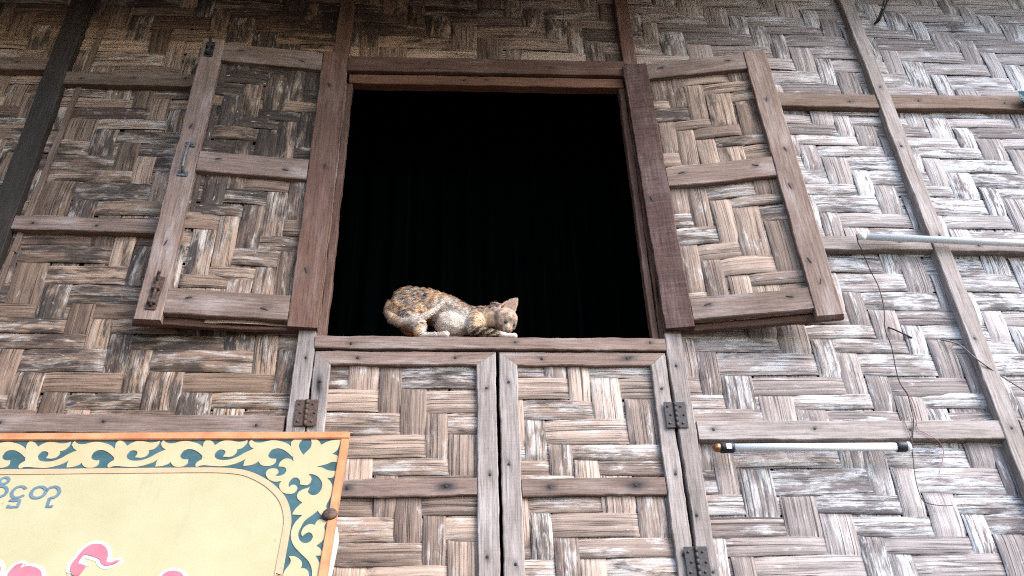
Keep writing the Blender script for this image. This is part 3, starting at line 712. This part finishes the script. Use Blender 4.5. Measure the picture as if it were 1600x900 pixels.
# ------------------------------------------------------------------ the cat on the sill
CO = Vector((-.02, .02, 2.8955))
def cp(u, v, y): return at(u, v, y)-CO
blobs = []                                      # (centre, radii, euler)
def ellip(c, r, e=(0, 0, 0)): blobs.append((Vector(c), Vector(r), e))
def chain(pts, n=10):                           # smooth tapered limb through (point, radius)
    for (a, ra), (c, rc) in zip(pts, pts[1:]):
        a, c = Vector(a), Vector(c); k = max(3, int((c-a).length/(.35*min(ra, rc))))
        for i in range(k+1):
            f = i/k; r = ra+(rc-ra)*f; ellip(a.lerp(c, f), (r, r, r))
# trunk, from rump to shoulders
chain([(cp(638, 474, .085), .056), (cp(668, 478, .08), .058), (cp(700, 487, .075), .054), (cp(730, 500, .07), .047), (cp(748, 501, .065), .044), (cp(766, 499, .055), .034)])
ellip(cp(705, 506, .062), (.060, .042, .044), (0, .25, 0))          # belly
# near thigh and hind foot
ellip(cp(640, 483, .048), (.066, .032, .052), (0, .18, 0))
chain([(cp(640, 500, .036), .038), (cp(655, 510, .022), .025), (cp(655, 520, .014), .0155), (cp(662, 523.5, .004), .0088), (cp(684, 523.3, -.006), .0080), (cp(697, 522.5, -.011), .0112)])
chain([(cp(630, 500, .12), .03), (cp(640, 515, .12), .02), (cp(660, 520, .12), .012)])
# tail curling round the rump and over the thigh
chain([(cp(612, 474, .085), .014), (cp(607, 488, .062), .0145), (cp(613, 499, .036), .0145), (cp(626, 504, .018), .014), (cp(645, 502, .008), .013), (cp(664, 494, .006), .0115), (cp(680, 484, .014), .009), (cp(690, 474, .022), .006)])
# shoulder, forearm and paw stretched along the sill
ellip(cp(744, 503, .045), (.036, .030, .040))
chain([(cp(742, 508, .030), .028), (cp(741, 516, .020), .0185), (cp(756, 518.5, .010), .0165), (cp(774, 521.5, .000), .0130), (cp(792, 524.6, -.008), .0084), (cp(804, 525.0, -.012), .0094)])
chain([(cp(752, 512, .085), .022), (cp(775, 521, .075), .013), (cp(796, 524, .060), .010)])
# neck and head
HC = cp(789, 499.5, .028)
chain([(cp(752, 496, .060), .038), (cp(770, 495, .046), .034), (HC+Vector((-.012, .006, .002)), .033)])
fdir = Vector((.36, -.50, -.79)).normalized()   # where the face looks: down at the sill, turned to the street
up_ = (Vector((.25, -.35, .9))-fdir*Vector((.25, -.35, .9)).dot(fdir)).normalized(); sid = fdir.cross(up_).normalized()
hd = lambda f, s, u: HC+fdir*f+sid*s+up_*u
ellip(HC, (.0405, .038, .0395))
ellip(hd(.010, 0, .010), (.030, .030, .028))
for s in (-1, 1): ellip(hd(.016, s*.017, -.008), (.0185, .0185, .0180))
chain([(hd(.022, 0, -.006), .0195), (hd(.036, 0, -.013), .0150), (hd(.043, 0, -.016), .0100)])
for s in (-1, 1): ellip(hd(.039, s*.0065, -.019), (.0095, .0095, .0085))
ellip(hd(.033, 0, -.027), (.010, .010, .008))
# ears: flattened cones
def ear(base, tip, wide, thick, nrm):
    base, tip = Vector(base), Vector(tip); ax = (tip-base); ln = ax.length; ax.normalize(); n = Vector(nrm); n = (n-ax*n.dot(ax)).normalized(); sd2 = ax.cross(n)
    for i in range(14):
        f = i/13; w = wide*(1-f**1.7)**.9+.0042
        for q in (-1, -.5, 0, .5, 1):
            c = base+ax*ln*f+sd2*q*(w-.003)-n*(.007*(1-abs(q))*(1-f))
            ellip(c, (thick, thick, thick))
ear(cp(789, 488, .030), cp(807.5, 467.5, .026), .0225, .0042, (.35, -.9, .1))
ear(cp(777, 483, .052), cp(771, 473.5, .062), .016, .0042, (-.3, -.8, .2))
bm = bmesh.new()
from mathutils import Euler
for c, r, e in blobs:
    M = Matrix.Translation(c) @ Euler(e).to_matrix().to_4x4() @ Matrix.Diagonal((r.x, r.y, r.z, 1))
    bmesh.ops.create_icosphere(bm, subdivisions=2, radius=1.0, matrix=M)
me = bpy.data.meshes.new('tmp'); bm.to_mesh(me); bm.free()
tmp = bpy.data.objects.new('tmp', me); COL.objects.link(tmp)
md = tmp.modifiers.new('r', 'REMESH'); md.mode = 'VOXEL'; md.voxel_size = .0024; md.use_smooth_shade = True
ms = tmp.modifiers.new('s', 'SMOOTH'); ms.factor = .5; ms.iterations = 5
dg = bpy.context.evaluated_depsgraph_get()
cme = bpy.data.meshes.new_from_object(tmp.evaluated_get(dg)); cme.name = 'cat'
bpy.data.objects.remove(tmp)
for v in cme.vertices:                          # nothing sinks below the sill top
    if v.co.z < .0015: v.co.z = .0015
def C3(*a): return np.array(a)
def n3(p, s, o=0): return noise.noise((p.x*s+o, p.y*s+o*2, p.z*s-o))
REF = {}
def pix(p):                                     # pattern coordinates of a body point: position along and up the cat as drawn on the coat
    P = p+CO-CAM; z = P.dot(_f); return 800+FPX*P.dot(CR)/z, 450-FPX*P.dot(CU)/z
def sm(a, b_, x):
    t_ = max(0, min(1, (x-a)/(b_-a))); return t_*t_*(3-2*t_)
GREY, ORG, WHT, BLK, CRM, PNK = C3(.20, .155, .13), C3(.45, .245, .125), C3(.64, .55, .48), C3(.034, .025, .022), C3(.53, .375, .25), C3(.37, .255, .20)
def coat(p):
    u, v = pix(p)
    c = GREY*(1+.5*n3(p, 60)); st_ = n3(Vector((p.x*.8, p.y, p.z*1.9)), 105, 3)
    c = c+(BLK-c)*sm(.05, .30, st_)*.85                                             # brindle
    o_ = n3(Vector((p.x, p.y, p.z*1.5)), 62, 7)-.10+.45*sm(636, 612, u)+.30*sm(470, 458, v)*sm(664, 676, u)
    c = c+(ORG-c)*sm(.0, .22, o_)*.85
    c = c+(CRM-c)*sm(.10, .35, n3(p, 80, 12))*.65
    w = sm(684, 704, u)*sm(474, 494, v)*(1-sm(728, 742, u))                           # pale belly
    w = max(w, .8*sm(672, 692, u)*sm(452, 480, v)*(1-sm(700, 724, u))*sm(-.2, .1, n3(p, 30, 2)))
    c = c+(WHT-c)*w*.95
    ch = sm(738, 748, u)*(1-sm(766, 776, u))*sm(484, 492, v)*(1-sm(512, 517, v))       # cream chest
    c = c+(CRM*1.15-c)*ch*.85
    c = c+(WHT-c)*sm(762, 770, u)*(1-sm(772, 777, u))*sm(496, 504, v)*(1-sm(516, 520, v))*.7
    arm = sm(734, 739, u)*(1-sm(776, 784, u))*sm(508.5, 511.5, v)                        # barred forearm
    bars = .5+.5*math.sin((u*.9+v*1.5)*.46+2.5*n3(p, 50)); c = c+((BLK*1.3+(CRM*.62-BLK)*sm(.45, .85, bars))-c)*arm
    c = c+(WHT-c)*sm(776, 790, u)*sm(515, 519, v)*.95                                # front paw
    hf = sm(646, 652, u)*sm(504, 512, v)*(1-sm(700, 704, u)); c = c+((CRM if u < 660 else WHT)-c)*hf*.9
    c = c+(WHT-c)*sm(655, 668, u)*sm(516, 519, v)*(1-sm(699, 702, u))*.97              # hind foot
    if u < 655: c = c+(ORG*1.1-c)*sm(512, 517, v)*.8
    hh = (p-HC).length                                                              # head: pinkish cream face, grey nape
    fh = sm(.062, .050, hh)*sm(770, 778, u)
    face = PNK*1.12+(CRM-PNK)*sm(.0, .4, n3(p, 70, 5)); face = face+(WHT*.9-face)*.4*sm(.1, .4, n3(p, 45, 9))
    face = face+(GREY-face)*(1-sm(776, 783, u))*.8
    ed = min((p-hd(.034, q_*.0150, .002)).length for q_ in (-1, 1)); face = face+(GREY*.45-face)*(1-sm(.004, .0105, ed))*.8
    face = face+(GREY*.7-face)*(1-sm(.004, .011, (p-hd(.043, 0, -.020)).length))*.75; face = face+(GREY*.6-face)*sm(.08, .3, n3(Vector((p.x, p.y*.5, p.z)), 120, 21))*.55
    c = c+(face-c)*fh
    er = sm(484, 480, v)*sm(776, 782, u); c = c+(PNK-c)*er*.9
    # pale tail band round the haunch
    return np.clip(c, .015, .8)
def tailish(p):
    for (a, b_) in TS:
        d = b_-a; t_ = max(0, min(1, (p-a).dot(d)/d.length_squared)); q = (p-a-d*t_).length
        if q < .0185: return 1
    return 0
tpx = [(cp(607, 488, .062)), (cp(613, 499, .036)), (cp(626, 504, .018)), (cp(645, 502, .008)), (cp(664, 494, .006)), (cp(680, 484, .014)), (cp(690, 474, .022))]
TS = list(zip(tpx, tpx[1:]))
def coat2(p):
    c = coat(p)
    if tailish(p):
        u, v = pix(p); base = C3(.52, .44, .38)*(1+.35*n3(p, 90, 4)); base = base+(ORG-base)*sm(640, 606, u)*.65
        c = base
    return np.clip(c, .015, .8)
cols = np.ones((len(cme.vertices), 4), np.float32)
for i, v in enumerate(cme.vertices): cols[i, :3] = coat2(v.co)
ca = cme.color_attributes.new('coat', 'FLOAT_COLOR', 'POINT'); ca.data.foreach_set('color', cols.ravel())
smooth(cme)
fm, t, b = new_mat('cat_coat', .85); L(t, N(t, 'Attribute', attribute_name='coat').outputs['Color'], b.inputs['Base Color'])
b.inputs['Specular IOR Level'].default_value = .1
cat = link('cat', cme, fm, None, CO)
tag(cat, 'thin tortoiseshell cat crouching on the window sill with its head bowed and tail curled', 'cat')
# coat of short hairs: thin blades lying back along the body
R = np.random.RandomState(5)
cme.calc_loop_triangles()
tri = np.array([t_.vertices[:] for t_ in cme.loop_triangles]); vc = np.array([v.co[:] for v in cme.vertices]); vn = np.array([v.normal[:] for v in cme.vertices])
A = np.linalg.norm(np.cross(vc[tri[:, 1]]-vc[tri[:, 0]], vc[tri[:, 2]]-vc[tri[:, 0]]), axis=1); A /= A.sum()
NH = 42000
pick = R.choice(len(tri), NH, p=A); bc = R.dirichlet((1, 1, 1), NH)
P = (vc[tri[pick]]*bc[:, :, None]).sum(1); Nn = (vn[tri[pick]]*bc[:, :, None]).sum(1); Nn /= np.linalg.norm(Nn, axis=1)[:, None]+1e-9
Vh, Fh, Ch = [], [], []
for i in range(NH):
    p, n = Vector(P[i]), Vector(Nn[i])
    if p.z < .003: continue
    near_face = (p-HC).length < .055 or p.x > cp(783, 490, .03).x
    flow = Vector((-1, .0, -.45))
    tl = tailish(p)
    if tl: flow = Vector((.9, -.1, .3)) if p.x > -.17 else Vector((.2, -.5, -.8))
    if near_face: flow = -fdir+up_*.2
    flow = flow+Vector(R.normal(0, .35, 3)); flow = flow-n*flow.dot(n)
    if flow.length < 1e-4: continue
    flow.normalize(); low = p.z < .022
    ln = R.uniform(.006, .012)*(1.25 if p.x < -.11 else 1); 
    if low: ln *= .42
    if near_face: ln *= .5
    d = (flow+n*(R.uniform(.15, .4) if near_face else R.uniform(.08, .34))).normalized(); w = flow.cross(n).normalized()*(.0006 if near_face else .00095)
    c = coat2(p)*R.uniform(.85, 1.18)
    k = len(Vh); q = p+d*ln*.55-n*.0003; e = p+d*ln-n*ln*.12
    Vh += [p-n*.001-w, p-n*.001+w, q+w*.7, q-w*.7, e]; Fh += [(k, k+1, k+2, k+3), (k+3, k+2, k+4)]; Ch += [(*np.clip(c, .01, .85), 1)]*5
hme = bpy.data.meshes.new('fur'); hme.from_pydata([tuple(v) for v in Vh], [], Fh)
ca = hme.color_attributes.new('coat', 'FLOAT_COLOR', 'POINT'); ca.data.foreach_set('color', np.array(Ch, np.float32).ravel())
fur = link('fur', hme, fm, cat)
# eyes, nose
EYE = make_plain('eye', (.025, .02, .015), .1, 0, .2, 50); NOSE = make_plain('nose_skin', (.22, .09, .08), .5, 0, .2, 80)
for s in (-1, 1):
    bm = bmesh.new(); bmesh.ops.create_uvsphere(bm, u_segments=14, v_segments=10, radius=1)
    me = bpy.data.meshes.new('eye'); bm.to_mesh(me); bm.free(); smooth(me)
    e = link('eye', me, EYE, cat, hd(.0335, s*.0150, .0015)); e.rotation_euler = Matrix((sid, up_, fdir)).transposed().to_euler(); e.scale = (.0062, .0024, .0030); e.rotation_euler.rotate_axis('Z', .25*s)
bm = bmesh.new(); bmesh.ops.create_icosphere(bm, subdivisions=2, radius=1); me = bpy.data.meshes.new('nose'); bm.to_mesh(me); bm.free(); smooth(me)
e = link('nose', me, NOSE, cat, hd(.0515, 0, -.0135)); e.scale = (.0040, .0034, .0030)
